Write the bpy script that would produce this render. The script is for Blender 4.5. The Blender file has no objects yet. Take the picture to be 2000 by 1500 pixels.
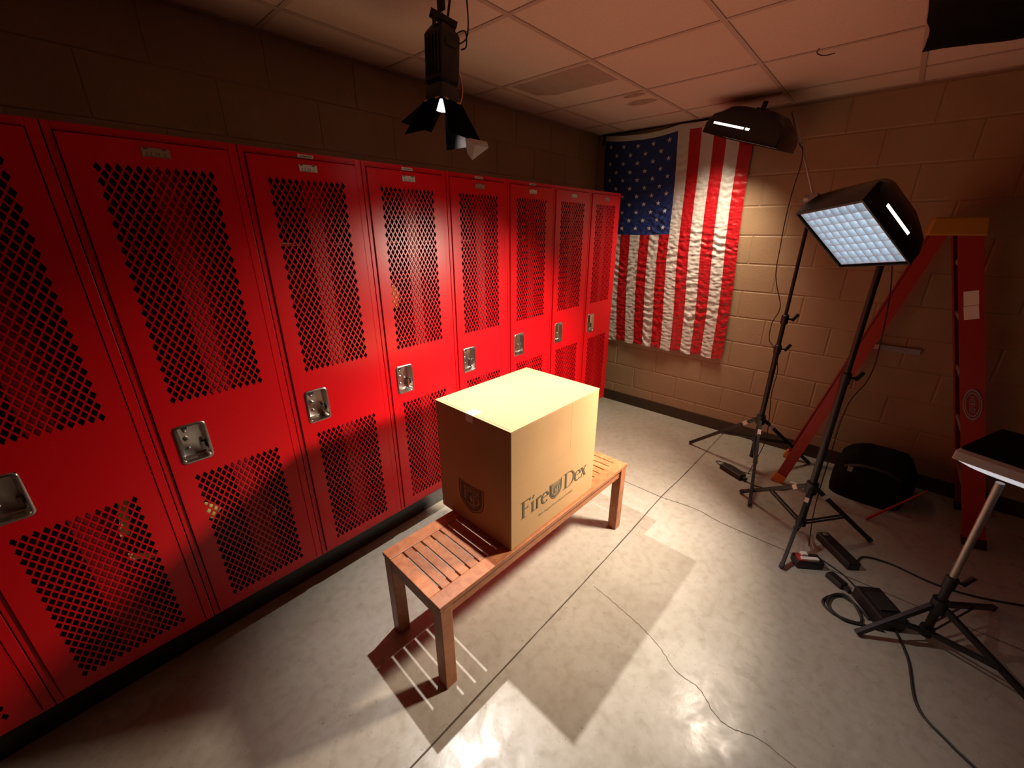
import bpy, bmesh, math, random
from mathutils import Vector, Matrix, noise
random.seed(7)
SC = bpy.context.scene
COL = SC.collection
PI = math.pi

# ------------------------------------------------------------------ camera
def make_camera():
    yaw, pitch, roll = -0.7301, 0.3633, -0.0013
    cy, sy, cp, sp = math.cos(yaw), math.sin(yaw), math.cos(pitch), math.sin(pitch)
    fwd = Vector((cy * cp, -sy * cp, -sp)); right = Vector((-sy, -cy, 0)); up = right.cross(fwd)
    r2 = math.cos(roll) * right + math.sin(roll) * up
    u2 = -math.sin(roll) * right + math.cos(roll) * up
    cam = bpy.data.cameras.new('camera'); ob = bpy.data.objects.new('camera', cam)
    cam.sensor_fit = 'HORIZONTAL'; cam.sensor_width = 36.0; cam.lens = 791.84 / 2000 * 36
    cam.clip_start = 0.02; cam.clip_end = 60
    m = Matrix((r2, u2, -fwd)).transposed().to_4x4()
    m.translation = Vector((-3.6051, -1.7277, 1.6587))
    ob.matrix_world = m
    COL.objects.link(ob); SC.camera = ob
make_camera()

# ------------------------------------------------------------------ world, exposure
w = bpy.data.worlds.new('world'); SC.world = w; w.use_nodes = True
w.node_tree.nodes['Background'].inputs[0].default_value = (1.0, 0.75, 0.5, 1)
w.node_tree.nodes['Background'].inputs[1].default_value = 0.0
SC.view_settings.view_transform = 'Standard'; SC.view_settings.look = 'None'
SC.view_settings.exposure = -0.35; SC.view_settings.gamma = 1.0
SC.view_settings.use_curve_mapping = False
# lamp strengths (each lamp itself is built with its fixture below)
HANG_W, HANG_COL = 265.2, (1.0, 0.93, 0.86)
STAND_W, STAND_COL = 46.0, (1.0, 0.83, 0.66)
FLAG_W, FLAG_COL = 12.9, (1.0, 0.80, 0.58)

# ------------------------------------------------------------------ materials
def mat(name, col, rough=0.5, metal=0.0, spec=0.5, emit=None, estr=0.0, coat=0.0, bump=None, var=None):
    m = bpy.data.materials.new(name); m.use_nodes = True
    nt = m.node_tree; b = nt.nodes['Principled BSDF']
    b.inputs['Base Color'].default_value = (*col, 1)
    b.inputs['Roughness'].default_value = rough; b.inputs['Metallic'].default_value = metal
    b.inputs['Specular IOR Level'].default_value = spec
    b.inputs['Coat Weight'].default_value = coat
    if emit:
        b.inputs['Emission Color'].default_value = (*emit, 1); b.inputs['Emission Strength'].default_value = estr
    tc = nt.nodes.new('ShaderNodeTexCoord')
    if var:      # (scale, amount) tonal variation of the thing itself
        n = nt.nodes.new('ShaderNodeTexNoise'); n.inputs['Scale'].default_value = var[0]; n.inputs['Detail'].default_value = 5
        nt.links.new(tc.outputs['Object'], n.inputs['Vector'])
        r = nt.nodes.new('ShaderNodeValToRGB')
        lo = tuple(c * (1 - var[1]) for c in col); hi = tuple(min(1, c * (1 + var[1])) for c in col)
        r.color_ramp.elements[0].position = .3; r.color_ramp.elements[1].position = .7
        r.color_ramp.elements[0].color = (*lo, 1); r.color_ramp.elements[1].color = (*hi, 1)
        nt.links.new(n.outputs['Fac'], r.inputs['Fac']); nt.links.new(r.outputs['Color'], b.inputs['Base Color'])
    if bump:     # (scale, strength, distance)
        n = nt.nodes.new('ShaderNodeTexNoise'); n.inputs['Scale'].default_value = bump[0]; n.inputs['Detail'].default_value = 4
        nt.links.new(tc.outputs['Object'], n.inputs['Vector'])
        bp = nt.nodes.new('ShaderNodeBump'); bp.inputs['Strength'].default_value = bump[1]; bp.inputs['Distance'].default_value = bump[2]
        nt.links.new(n.outputs['Fac'], bp.inputs['Height']); nt.links.new(bp.outputs['Normal'], b.inputs['Normal'])
    return m

M = {}
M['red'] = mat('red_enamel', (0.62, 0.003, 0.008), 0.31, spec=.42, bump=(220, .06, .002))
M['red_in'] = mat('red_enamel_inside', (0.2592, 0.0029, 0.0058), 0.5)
M['steel'] = mat('stainless_steel', (0.48, 0.44, 0.41), 0.28, 1.0)
M['plate'] = mat('plate_card', (0.5904, 0.5616, 0.5184), 0.4)
M['plate_dull'] = mat('plate_dull', (0.32, 0.24, 0.19), 0.4)
M['label'] = mat('paper_label', (0.612, 0.576, 0.5328), 0.6)
M['ink'] = mat('ink', (0.09, 0.06, 0.045), 0.7)
M['ink_side'] = mat('ink_print', (0.10, 0.085, 0.05), 0.7)
M['card'] = mat('cardboard', (0.470, 0.283, 0.132), 0.75, spec=.25, var=(3.5, .06), bump=(140, .12, .002))
M['card_print'] = mat('cardboard_reserve', (0.470, 0.29, 0.15), 0.75, spec=.25)
M['card_edge'] = mat('cardboard_edge', (0.36, 0.2376, 0.1152), 0.8)
M['tape'] = mat('clear_tape', (0.85, 0.80, 0.72), 0.12, spec=.6)
M['black'] = mat('black_paint', (0.012, 0.011, 0.011), 0.45)
M['black_gloss'] = mat('black_gloss', (0.010, 0.009, 0.009), 0.22)
M['black_soft'] = mat('black_cloth', (0.007, 0.006, 0.006), 0.9, spec=.1, bump=(60, .3, .01))
M['flap'] = mat('flap_paint', (0.0025, 0.002, 0.0018), 0.9, spec=.03)
M['rubber'] = mat('black_rubber', (0.015, 0.014, 0.013), 0.6)
M['chrome'] = mat('grey_tube', (0.42, 0.36, 0.33), 0.35, .6)
M['brass'] = mat('brass', (0.75, 0.52, 0.22), 0.3, 1.0)
M['vinyl'] = mat('brown_vinyl', (0.0432, 0.023, 0.0108), 0.45)
M['vinyl_dark'] = mat('dark_vinyl', (0.018, 0.015, 0.012), 0.30, spec=.6)
M['orange'] = mat('ladder_fibreglass', (0.3024, 0.0158, 0.0058), 0.45)
M['yellow'] = mat('ladder_yellow', (0.36, 0.1656, 0.0101), 0.5)
M['foot'] = mat('ladder_foot', (0.576, 0.1872, 0.0288), 0.6)
M['stain'] = mat('stain', (0.40, 0.26, 0.20), 0.9, var=(30, .2))
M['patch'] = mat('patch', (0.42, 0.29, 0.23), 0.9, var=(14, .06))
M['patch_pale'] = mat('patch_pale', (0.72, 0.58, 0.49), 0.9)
M['white_cloth'] = mat('white_nylon', (0.5616, 0.54, 0.504), 0.45, bump=(350, .1, .002))
M['flag_red'] = mat('red_nylon', (0.4176, 0.0072, 0.013), 0.36, bump=(350, .1, .002))
M['flag_blue'] = mat('blue_nylon', (0.0115, 0.0324, 0.1584), 0.5, bump=(350, .1, .002))
M['fin'] = mat('grid_white', (0.72, 0.80, 0.86), 0.5)
M['glow'] = mat('lamp_panel', (0.9, 0.95, 1.0), 0.5, emit=(0.80, 0.92, 1.0), estr=2.2)
M['glow_dim'] = mat('lamp_panel_dim', (0.9, 0.95, 1.0), 0.5, emit=(1.0, 0.9, 0.75), estr=0.5)
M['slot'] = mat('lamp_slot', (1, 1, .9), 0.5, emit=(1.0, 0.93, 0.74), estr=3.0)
M['lens'] = mat('lamp_lens', (1, 1, .9), 0.3, emit=(1.0, 0.96, 0.88), estr=10.0)
M['diffuser'] = mat('diffusion_gel', (0.80, 0.84, 0.90), 0.35, emit=(0.80, .88, 1.0), estr=0.0)
M['gauze'] = mat('softbox_gauze', (0.30, 0.30, 0.33), 0.6)
M['soft_front'] = mat('softbox_front', (0.9, 0.95, 1), 0.5, emit=(0.80, 0.90, 1.0), estr=0.6)
M['coat'] = mat('tan_coat', (0.060, 0.035, 0.018), 0.85, bump=(50, .4, .01))
M['reflect'] = mat('yellow_reflective', (1.0, 0.82, 0.30), 0.35)
M['tag_orange'] = mat('orange_cloth', (0.85, 0.30, 0.05), 0.6)
M['dark_line'] = mat('joint_dirt', (0.075, 0.055, 0.038), 0.9)
M['crack'] = mat('crack_dirt', (0.15, 0.125, 0.09), 0.9)
M['white'] = mat('white_paper', (0.75, 0.70, 0.66), 0.6)
M['redtag'] = mat('red_paper', (0.40, 0.02, 0.02), 0.6)
M['grey'] = mat('grey_metal', (0.35, 0.31, 0.29), 0.4, .5)

def teak():
    m = mat('teak', (0.50, 0.185, 0.075), 0.42, spec=.4)
    nt = m.node_tree; b = nt.nodes['Principled BSDF']
    tc = nt.nodes.new('ShaderNodeTexCoord'); mp = nt.nodes.new('ShaderNodeMapping')
    mp.inputs['Scale'].default_value = (6, 6, 6)
    nz = nt.nodes.new('ShaderNodeTexNoise'); nz.inputs['Scale'].default_value = 4; nz.inputs['Detail'].default_value = 6
    nz.inputs['Distortion'].default_value = 1.2
    oi = nt.nodes.new('ShaderNodeObjectInfo')
    add = nt.nodes.new('ShaderNodeVectorMath'); add.operation = 'ADD'
    sc = nt.nodes.new('ShaderNodeMath'); sc.operation = 'MULTIPLY'; sc.inputs[1].default_value = 37
    nt.links.new(oi.outputs['Random'], sc.inputs[0])
    nt.links.new(tc.outputs['Object'], mp.inputs['Vector']); nt.links.new(mp.outputs['Vector'], add.inputs[0])
    nt.links.new(sc.outputs[0], add.inputs[1]); nt.links.new(add.outputs[0], nz.inputs['Vector'])
    r = nt.nodes.new('ShaderNodeValToRGB')
    r.color_ramp.elements[0].position = .25; r.color_ramp.elements[1].position = .75
    r.color_ramp.elements[0].color = (0.2592, 0.0828, 0.0331, 1); r.color_ramp.elements[1].color = (0.4032, 0.1584, 0.0634, 1)
    nt.links.new(nz.outputs['Fac'], r.inputs['Fac'])
    hv = nt.nodes.new('ShaderNodeHueSaturation')
    mr = nt.nodes.new('ShaderNodeMapRange'); mr.inputs['To Min'].default_value = .78; mr.inputs['To Max'].default_value = 1.25
    nt.links.new(oi.outputs['Random'], mr.inputs['Value']); nt.links.new(mr.outputs[0], hv.inputs['Value'])
    nt.links.new(r.outputs['Color'], hv.inputs['Color']); nt.links.new(hv.outputs['Color'], b.inputs['Base Color'])
    return m
M['teak'] = teak()

def floor_mat():
    m = mat('concrete', (0.5, 0.45, 0.37), 0.4, spec=.5)
    nt = m.node_tree; b = nt.nodes['Principled BSDF']; L = nt.links.new
    tc = nt.nodes.new('ShaderNodeTexCoord')
    def nz(scale, det, dist=0.0):
        n = nt.nodes.new('ShaderNodeTexNoise'); n.inputs['Scale'].default_value = scale; n.inputs['Detail'].default_value = det
        n.inputs['Distortion'].default_value = dist; L(tc.outputs['Object'], n.inputs['Vector']); return n
    def ramp(src, p0, p1, c0, c1):
        r = nt.nodes.new('ShaderNodeValToRGB'); e = r.color_ramp.elements
        e[0].position = p0; e[1].position = p1; e[0].color = (*c0, 1); e[1].color = (*c1, 1)
        L(src, r.inputs['Fac']); return r
    n1 = nz(2.2, 7, .6); n2 = nz(26, 6, .3); n3 = nz(70, 3, 1.6)
    base = ramp(n1.outputs['Fac'], .3, .7, (0.3384, 0.306, 0.2484), (0.4032, 0.3744, 0.3168))
    fine = ramp(n2.outputs['Fac'], .30, .55, (0.86, 0.84, 0.80), (1, 1, 1))
    spk = ramp(n3.outputs['Fac'], .26, .33, (0.58, 0.51, 0.43), (1, 1, 1))
    def mul(a, bb):
        x = nt.nodes.new('ShaderNodeMix'); x.data_type = 'RGBA'; x.blend_type = 'MULTIPLY'; x.inputs['Factor'].default_value = 1
        L(a, x.inputs['A']); L(bb, x.inputs['B']); return x.outputs['Result']
    L(mul(mul(base.outputs['Color'], fine.outputs['Color']), spk.outputs['Color']), b.inputs['Base Color'])
    n4 = nz(9, 6, .8)
    rr = ramp(n4.outputs['Fac'], .35, .65, (0.22,) * 3, (0.46,) * 3); L(rr.outputs['Color'], b.inputs['Roughness'])
    bp = nt.nodes.new('ShaderNodeBump'); bp.inputs['Strength'].default_value = .10; bp.inputs['Distance'].default_value = .004
    L(n2.outputs['Fac'], bp.inputs['Height']); L(bp.outputs['Normal'], b.inputs['Normal'])
    return m
M['floor'] = floor_mat()

M['block'] = mat('painted_block', (0.36, 0.240, 0.140), 0.5, spec=.4, var=(5, .05), bump=(60, .35, .004))
M['tile'] = mat('ceiling_tile', (0.70, 0.53, 0.44), 0.95, spec=.1, var=(120, .05), bump=(160, .5, .004))
M['tbar'] = mat('ceiling_bar', (0.50, 0.36, 0.29), 0.6)

# ------------------------------------------------------------------ mesh helpers
class MB:
    def __init__(s): s.v = []; s.f = []; s.m = []
    def add(s, vs, fs, mi=0):
        o = len(s.v); s.v += [tuple(v) for v in vs]
        for f in fs: s.f.append(tuple(i + o for i in f)); s.m.append(mi)
    def box(s, x0, x1, y0, y1, z0, z1, mi=0, T=None):
        vs = [Vector((x, y, z)) for x in (x0, x1) for y in (y0, y1) for z in (z0, z1)]
        if T is not None: vs = [T @ v for v in vs]
        s.add(vs, [(0, 1, 3, 2), (4, 6, 7, 5), (0, 4, 5, 1), (2, 3, 7, 6), (0, 2, 6, 4), (1, 5, 7, 3)], mi)
    def loft(s, rings, mi=0, cap0=True, cap1=True):
        n = len(rings[0]); vs = [v for r in rings for v in r]; fs = []
        for k in range(len(rings) - 1):
            for i in range(n):
                j = (i + 1) % n; fs.append((k * n + i, k * n + j, (k + 1) * n + j, (k + 1) * n + i))
        if cap0: fs.append(tuple(range(n - 1, -1, -1)))
        if cap1: fs.append(tuple((len(rings) - 1) * n + i for i in range(n)))
        s.add(vs, fs, mi)
    def tube(s, pts, r, n=8, mi=0, closed=False, cap=True):
        pts = [Vector(p) for p in pts]; rr = r if isinstance(r, (list, tuple)) else [r] * len(pts)
        rings = []; ref = None; N = len(pts)
        for i, p in enumerate(pts):
            if closed: d = pts[(i + 1) % N] - pts[i - 1]
            else: d = pts[min(i + 1, N - 1)] - pts[max(i - 1, 0)]
            d.normalize()
            if ref is None: ref = Vector((0, 0, 1)) if abs(d.z) < .9 else Vector((1, 0, 0))
            a = ref - d * ref.dot(d)
            if a.length < 1e-5: a = d.orthogonal()
            a.normalize(); b = d.cross(a); ref = a
            rings.append([p + (a * math.cos(2 * PI * k / n) + b * math.sin(2 * PI * k / n)) * rr[i] for k in range(n)])
        if closed: rings.append(rings[0]); s.loft(rings, mi, False, False)
        else: s.loft(rings, mi, cap, cap)
    def bar(s, p0, p1, wx, wy, mi=0, up=(0, 0, 1)):
        p0, p1 = Vector(p0), Vector(p1); d = (p1 - p0).normalized(); u = Vector(up)
        a = d.cross(u)
        if a.length < 1e-4: a = d.cross(Vector((1, 0, 0)))
        a.normalize(); b = a.cross(d)
        R_ = lambda p: [p + a * wx / 2 * i + b * wy / 2 * j for i, j in ((-1, -1), (1, -1), (1, 1), (-1, 1))]
        s.loft([R_(p0), R_(p1)], mi)
    def prism(s, poly, z0, z1, T=None, mi=0):
        f = (lambda v: T @ v) if T is not None else (lambda v: v)
        s.loft([[f(Vector((x, y, z0))) for x, y in poly], [f(Vector((x, y, z1))) for x, y in poly]], mi)
    def build(s, name, mats, parent=None, loc=None, smooth=False, bevel=0.0, seg=2):
        me = bpy.data.meshes.new(name)
        o0 = Vector(loc) if loc is not None else Vector((0, 0, 0))
        me.from_pydata([tuple(Vector(v) - o0) for v in s.v], [], s.f)
        if not isinstance(mats, (list, tuple)): mats = [mats]
        for mm in mats: me.materials.append(mm)
        me.polygons.foreach_set('material_index', s.m)
        bm = bmesh.new(); bm.from_mesh(me); bmesh.ops.recalc_face_normals(bm, faces=bm.faces); bm.to_mesh(me); bm.free()
        if smooth: me.shade_smooth()
        me.update()
        ob = bpy.data.objects.new(name, me); COL.objects.link(ob)
        if loc is not None: ob.location = o0
        if parent: ob.parent = parent
        if bevel > 0:
            md = ob.modifiers.new('bevel', 'BEVEL'); md.width = bevel; md.segments = seg; md.limit_method = 'ANGLE'; md.angle_limit = math.radians(40)
        if smooth:
            try: me.set_sharp_from_angle(angle=math.radians(42))
            except Exception: pass
        return ob

def tag(o, label, cat, group=None):
    o['label'] = label; o['category'] = cat
    if group: o['group'] = group
    return o
def struct(o, label=None, cat=None):
    o['kind'] = 'structure'
    if label: o['label'] = label; o['category'] = cat
    return o
def root(name, loc, rotz=0.0, matrix=None):
    o = bpy.data.objects.new(name, None); COL.objects.link(o); o.empty_display_size = .1
    if matrix is not None: o.matrix_world = matrix
    else: o.location = loc; o.rotation_euler = (0, 0, rotz)
    return o
def rrect(wd, ht, r, n=4, cx=0, cy=0):
    pts = []
    for sx, sy, a0 in ((1, 1, 0), (-1, 1, 90), (-1, -1, 180), (1, -1, 270)):
        for k in range(n + 1):
            a = math.radians(a0 + 90 * k / n)
            pts.append((cx + sx * (wd / 2 - r) + r * math.cos(a), cy + sy * (ht / 2 - r) + r * math.sin(a)))
    return pts
def catmull(P, n=8):
    P = [Vector(p) for p in P]; out = []
    for i in range(len(P) - 1):
        a, b, c, d = P[max(i - 1, 0)], P[i], P[i + 1], P[min(i + 2, len(P) - 1)]
        for k in range(n):
            t = k / n
            out.append(.5 * ((2 * b) + (c - a) * t + (2 * a - 5 * b + 4 * c - d) * t * t + (3 * b - a - 3 * c + d) * t ** 3))
    out.append(P[-1]); return out

# ------------------------------------------------------------------ room shell
XB, YR, HC = -8.0, -6.5, 2.44          # back wall, right wall, ceiling
WL = 0.455                              # left wall plane behind the lockers
b = MB(); b.box(XB - .1, .12, YR - .1, WL + .12, -.1, 0)
floor = struct(b.build('floor', M['floor']), 'grey concrete floor with saw-cut joints and a wandering crack', 'floor')
def blocks(a0, a1, off, P, j=.0022, ch=.0030):
    """running-bond block courses between a0 and a1 along the wall; P maps (along, out, up) to the room"""
    b = MB(); dp = .0032
    for k in range(-1, 13):
        z0, z1 = max(0, .1925 + (k - 1) * .2032), min(HC, .1925 + k * .2032)
        if z1 - z0 < .02: continue
        x = off - (0 if k % 2 == 0 else .2032)
        while x < a1:
            p0, p1 = max(a0, x) + j, min(a1, x + .4064) - j; x += .4064
            if p1 - p0 < .02: continue
            q0, q1 = z0 + j, z1 - j
            R0 = [(p0, -dp, q0), (p1, -dp, q0), (p1, -dp, q1), (p0, -dp, q1)]; R1 = [(p0, -ch * .5, q0), (p1, -ch * .5, q0), (p1, -ch * .5, q1), (p0, -ch * .5, q1)]
            R2 = [(p0 + ch, 0, q0 + ch), (p1 - ch, 0, q0 + ch), (p1 - ch, 0, q1 - ch), (p0 + ch, 0, q1 - ch)]
            b.loft([[Vector(P(*v)) for v in R] for R in (R0, R1, R2)], 0, False, True)
    return b
b = blocks(YR, WL, .0925 - .4064 * 17, lambda a, o, z: (-o, a, z), .0030, .0055); b.box(.0032, .12, YR - .1, WL + .12, 0, HC + .1)
struct(b.build('wall_far', M['block']), 'tan painted block wall behind the hanging flag', 'wall')
b = blocks(XB, 0, -.1 - .4064 * 20, lambda a, o, z: (a, WL - o, z)); b.box(XB - .1, 0, WL + .0032, WL + .12, 0, HC + .1)
struct(b.build('wall_left', M['block']), 'tan painted block wall above the red lockers', 'wall')
b = MB(); b.box(XB - .1, XB, YR, WL, 0, HC + .1); struct(b.build('wall_back', M['block']), 'tan wall far behind the camera', 'wall')
b = MB(); b.box(XB, 0, YR - .1, YR, 0, HC + .1); struct(b.build('wall_right', M['block']), 'tan wall on the dark right side', 'wall')
b = MB(); b.box(XB - .1, .12, YR - .1, WL + .12, HC, HC + .1)
ceil = struct(b.build('ceiling', M['tile']), 'suspended ceiling of square pale tiles', 'ceiling')
g = MB()
GX, GY, T6 = -2.1415, -.3996, .6096
ys = [GY + k * T6 for k in range(-12, 2) if YR < GY + k * T6 < WL]
xs = [GX + k * T6 for k in range(-12, 4) if XB < GX + k * T6 < -.02]
for y in ys: g.box(XB, 0, y - .011, y + .011, HC - .004, HC)
for x in xs: g.box(x - .011, x + .011, YR, WL, HC - .0032, HC)
g.box(-.022, 0, YR, WL, HC - .0044, HC); g.box(XB, 0, WL - .022, WL, HC - .0044, HC)
g.build('ceiling_grid', M['tbar'], ceil)
b = MB(); b.box(-.006, 0, YR, WL, 0, .102); struct(b.build('baseboard_far', M['vinyl']), 'dark brown vinyl baseboard below the flag wall', 'baseboard')
b = MB(); b.box(-.5, -.37, .095, WL - .001, 0, .174); b.box(-4.86, -.5, .095, WL - .001, 0, .174)
struct(b.build('baseboard_left', M['vinyl_dark']), 'black glossy kick base under the row of lockers', 'baseboard')
# floor joints and crack (grooves filled with dirt)
def ribbon(pts, wd, mt, name, jit=0.0, z=.0006):
    P = catmull([(x, y, 0) for x, y in pts], 14); r = MB(); L_, R_ = [], []
    for i, p in enumerate(P):
        d = (P[min(i + 1, len(P) - 1)] - P[max(i - 1, 0)]).normalized(); nrm = Vector((-d.y, d.x, 0))
        j = noise.noise(p * 60) * jit; ww = wd * (1 + .5 * noise.noise(p * 90 + Vector((5, 5, 5)))) if jit else wd
        L_.append(p + nrm * (j + ww / 2) + Vector((0, 0, z))); R_.append(p + nrm * (j - ww / 2) + Vector((0, 0, z)))
    n = len(P); r.add(L_ + R_, [(i, i + 1, n + i + 1, n + i) for i in range(n - 1)])
    return r.build(name, mt, floor)
ribbon([(-.01, -1.0), (-.9, -.982), (-1.27, -.965), (-2.0, -.964), (-3.2, -.945), (-4.4, -.93)], .0065, M['dark_line'], 'control_joint', .0015)
ribbon([(-1.262, .09), (-1.266, -.7), (-1.27, -.96), (-1.246, -1.184), (-1.28, -1.46), (-1.28, -2.6)], .0055, M['dark_line'], 'control_joint', .0015)
ribbon([(-2.195, -1.011), (-2.219, -1.15), (-2.246, -1.279), (-2.28, -1.376), (-2.336, -1.474), (-2.345, -1.567), (-2.387, -1.627), (-2.407, -1.686),
        (-2.378, -1.777), (-2.382, -1.839), (-2.387, -1.881), (-2.43, -2.1)], .0032, M['crack'], 'floor_crack', .004)
# ceiling marks
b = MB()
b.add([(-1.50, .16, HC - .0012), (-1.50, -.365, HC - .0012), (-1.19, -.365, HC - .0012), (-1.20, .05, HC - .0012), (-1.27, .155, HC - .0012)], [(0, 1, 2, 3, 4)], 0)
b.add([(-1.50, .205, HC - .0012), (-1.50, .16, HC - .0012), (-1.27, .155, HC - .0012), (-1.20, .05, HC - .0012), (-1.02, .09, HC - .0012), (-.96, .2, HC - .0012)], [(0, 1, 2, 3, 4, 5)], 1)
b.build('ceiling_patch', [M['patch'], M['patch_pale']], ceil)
for i, (cx, cy, rx, ry) in enumerate([(-.865, -.30, .035, .075), (-.70, -.27, .055, .10)]):
    b = MB(); n = 20
    b.add([(cx + rx * math.cos(2 * PI * k / n) * (1 + .2 * noise.noise((k, i, 0))), cy + ry * math.sin(2 * PI * k / n) * (1 + .2 * noise.noise((k * .7, i, 3))), HC - .0012) for k in range(n)], [tuple(range(n))])
    b.build('ceiling_stain', M['stain'], ceil)

# ------------------------------------------------------------------ lockers
LW, G0, LH, LB = .4494, .3657, 1.929, .1754
def locker_body():
    b = MB(); t = .012
    y1 = WL - .004
    b.box(.0015, .006, .002, y1, LB, LH); b.box(LW - .006, LW - .0015, .002, y1, LB, LH)        # sides
    b.box(.006, LW - .006, y1 - .004, y1, LB, LH)                                             # back
    b.box(.006, LW - .006, .002, y1, LH - .006, LH); b.box(.006, LW - .006, .002, y1, LB, LB + .006)
    b.box(.006, LW - .006, .03, y1, 1.60, 1.606)                                              # hat shelf
    return b
def face_frame():
    b = MB()
    b.box(.0015, .019, 0, .02, LB, LH); b.box(.4225, LW - .0015, 0, .02, LB, LH)
    b.box(.019, .4225, 0, .02, 1.908, LH); b.box(.019, .4225, 0, .02, LB, LB + .0115)
    return b
MX0, MPX, MPZ = .0735, .0226, .0375
def door_mesh():
    b = MB(); yf, yb = -.006, -.0045
    def q(x0, x1, z0, z1):
        b.add([(x0, yf, z0), (x1, yf, z0), (x1, yf, z1), (x0, yf, z1)], [(0, 1, 2, 3)]); b.add([(x0, yb, z0), (x0, yb, z1), (x1, yb, z1), (x1, yb, z0)], [(0, 1, 2, 3)])
    x0, x1, m0, m1 = .0215, .4195, MX0, MX0 + 13 * MPX
    q(x0, x1, .189, .222); q(x0, x1, 1.844, 1.9055)
    for a, c in ((.222, .822), (1.094, 1.844)): q(x0, m0, a, c); q(m1, x1, a, c)
    q(x0, .0575, .822, 1.094); q(.150, x1, .822, 1.094); q(.0575, .150, .822, .868); q(.0575, .150, 1.014, 1.094)
    # folded door edges
    b.box(x0, x0 + .0015, yf, .012, .189, 1.9055); b.box(x1 - .0015, x1, yf, .012, .189, 1.9055)
    b.box(x0, x1, yf, .012, .189, .1905); b.box(x0, x1, yf, .012, 1.904, 1.9055)
    hx, hz, k = MPX / 2, MPZ / 2, .76
    def cell(cx, cz):
        o = [(cx - hx, cz), (cx, cz - hz), (cx + hx, cz), (cx, cz + hz)]; i = [(cx - hx * k, cz), (cx, cz - hz * k), (cx + hx * k, cz), (cx, cz + hz * k)]
        vs = [(x, yf, z) for x, z in o] + [(x, yf, z) for x, z in i] + [(x, yb, z) for x, z in o] + [(x, yb, z) for x, z in i]
        fs = []
        for a in range(4):
            c = (a + 1) % 4
            fs += [(a, c, 4 + c, 4 + a), (8 + a, 12 + a, 12 + c, 8 + c), (4 + a, 4 + c, 12 + c, 12 + a)]
        b.add(vs, fs)
    def tri(p, q_, r): 
        for y in (yf, yb): b.add([(u[0], y, u[1]) for u in (p, q_, r)], [(0, 1, 2)])
    for z0, rows in ((.222, 16), (1.094, 20)):
        z1 = z0 + rows * MPZ
        for r in range(rows):
            for c in range(13): cell(MX0 + (c + .5) * MPX, z0 + (r + .5) * MPZ)
            if r < rows - 1:
                for c in range(12): cell(MX0 + (c + 1) * MPX, z0 + (r + 1) * MPZ)
                for x, xe in ((m0, m0 + hx), (m1, m1 - hx)): tri((x, z0 + (r + .5) * MPZ), (x, z0 + (r + 1.5) * MPZ), (xe, z0 + (r + 1) * MPZ))
        for c in range(12):
            x = MX0 + (c + .5) * MPX
            tri((x, z0), (x + MPX, z0), (x + hx, z0 + hz)); tri((x, z1), (x + MPX, z1), (x + hx, z1 - hz))
        for x, xe in ((m0, m0 + hx), (m1, m1 - hx)):
            tri((x, z0), (xe, z0), (x, z0 + hz)); tri((x, z1), (xe, z1), (x, z1 - hz))
    return b
def latch_cup():
    b = MB(); cx, cz = .1038, .941
    def ring(wd, ht, r, y): return [Vector((x, y, z)) for x, z in rrect(wd, ht, r, 5, cx, cz)]
    b.loft([ring(.100, .152, .018, -.0055), ring(.098, .150, .017, -.0085), ring(.092, .144, .016, -.0105), ring(.084, .136, .014, -.0105),
            ring(.080, .132, .013, -.0075), ring(.074, .126, .012, .018), ring(.066, .118, .010, .022)], 0, False, True)
    for z, r in ((.982, .0045), (.950, .0085), (.916, .0045)):
        b.tube([(.090, .022, z), (.090, .0165, z), (.090, .015, z)], [r, r, r * .6], 12)
    b.box(.068, .104, -.002, .022, .878, .886)                   # lift ledge
    b.box(.126, .136, .004, .022, .900, .930)                    # hasp slot
    b.box(.083, .099, .010, .0215, .992, 1.004, 1)               # dark pull opening
    return b
def stiffener():
    b = MB(); b.box(.195, .290, .024, .0255, .2, 1.895); b.box(.195, .1965, .002, .024, .2, 1.895); b.box(.2885, .290, .002, .024, .2, 1.895); return b
def number_plate():
    b = MB(); b.box(.193, .260, -.0085, -.006, 1.864, 1.888)
    for x0, x1 in ((.197, .208), (.241, .252)): b.box(x0, x1, -.0090, -.0085, 1.8835, 1.8875, 1)
    for x in (.203, .213, .226, .232, .246): b.box(x, x + .0018, -.0089, -.0085, 1.868, 1.876, 1)
    b.box(.198, .255, -.0089, -.0085, 1.8648, 1.8662, 1)
    return b
def name_label():
    b = MB(); b.box(.197, .255, -.0012, 0, 1.9105, 1.9225)
    x = .207
    for wd in (.008, .011, .009, .007):
        b.box(x, x + wd, -.0015, -.0012, 1.9148, 1.9182, 1); x += wd + .0022
    return b
def make_locker():
    r = root('locker', (0, 0, 0))
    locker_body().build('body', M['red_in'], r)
    face_frame().build('face_frame', M['red'], r, bevel=.0015)
    d = door_mesh().build('door', M['red'], r)
    latch_cup().build('latch_handle', [M['steel'], M['black']], d, smooth=True)['label'] = 'recessed stainless steel latch'
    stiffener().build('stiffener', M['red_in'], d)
    number_plate().build('number_plate', [M['plate'], M['ink']], d)['label'] = 'small number plate'
    name_label().build('name_label', [M['label'], M['ink']], r)['label'] = 'small white name label'
    return r
def dup_tree(o, parent=None):
    c = o.copy(); COL.objects.link(c)
    if parent: c.parent = parent
    for ch in list(o.children): dup_tree(ch, c)
    return c
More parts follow.
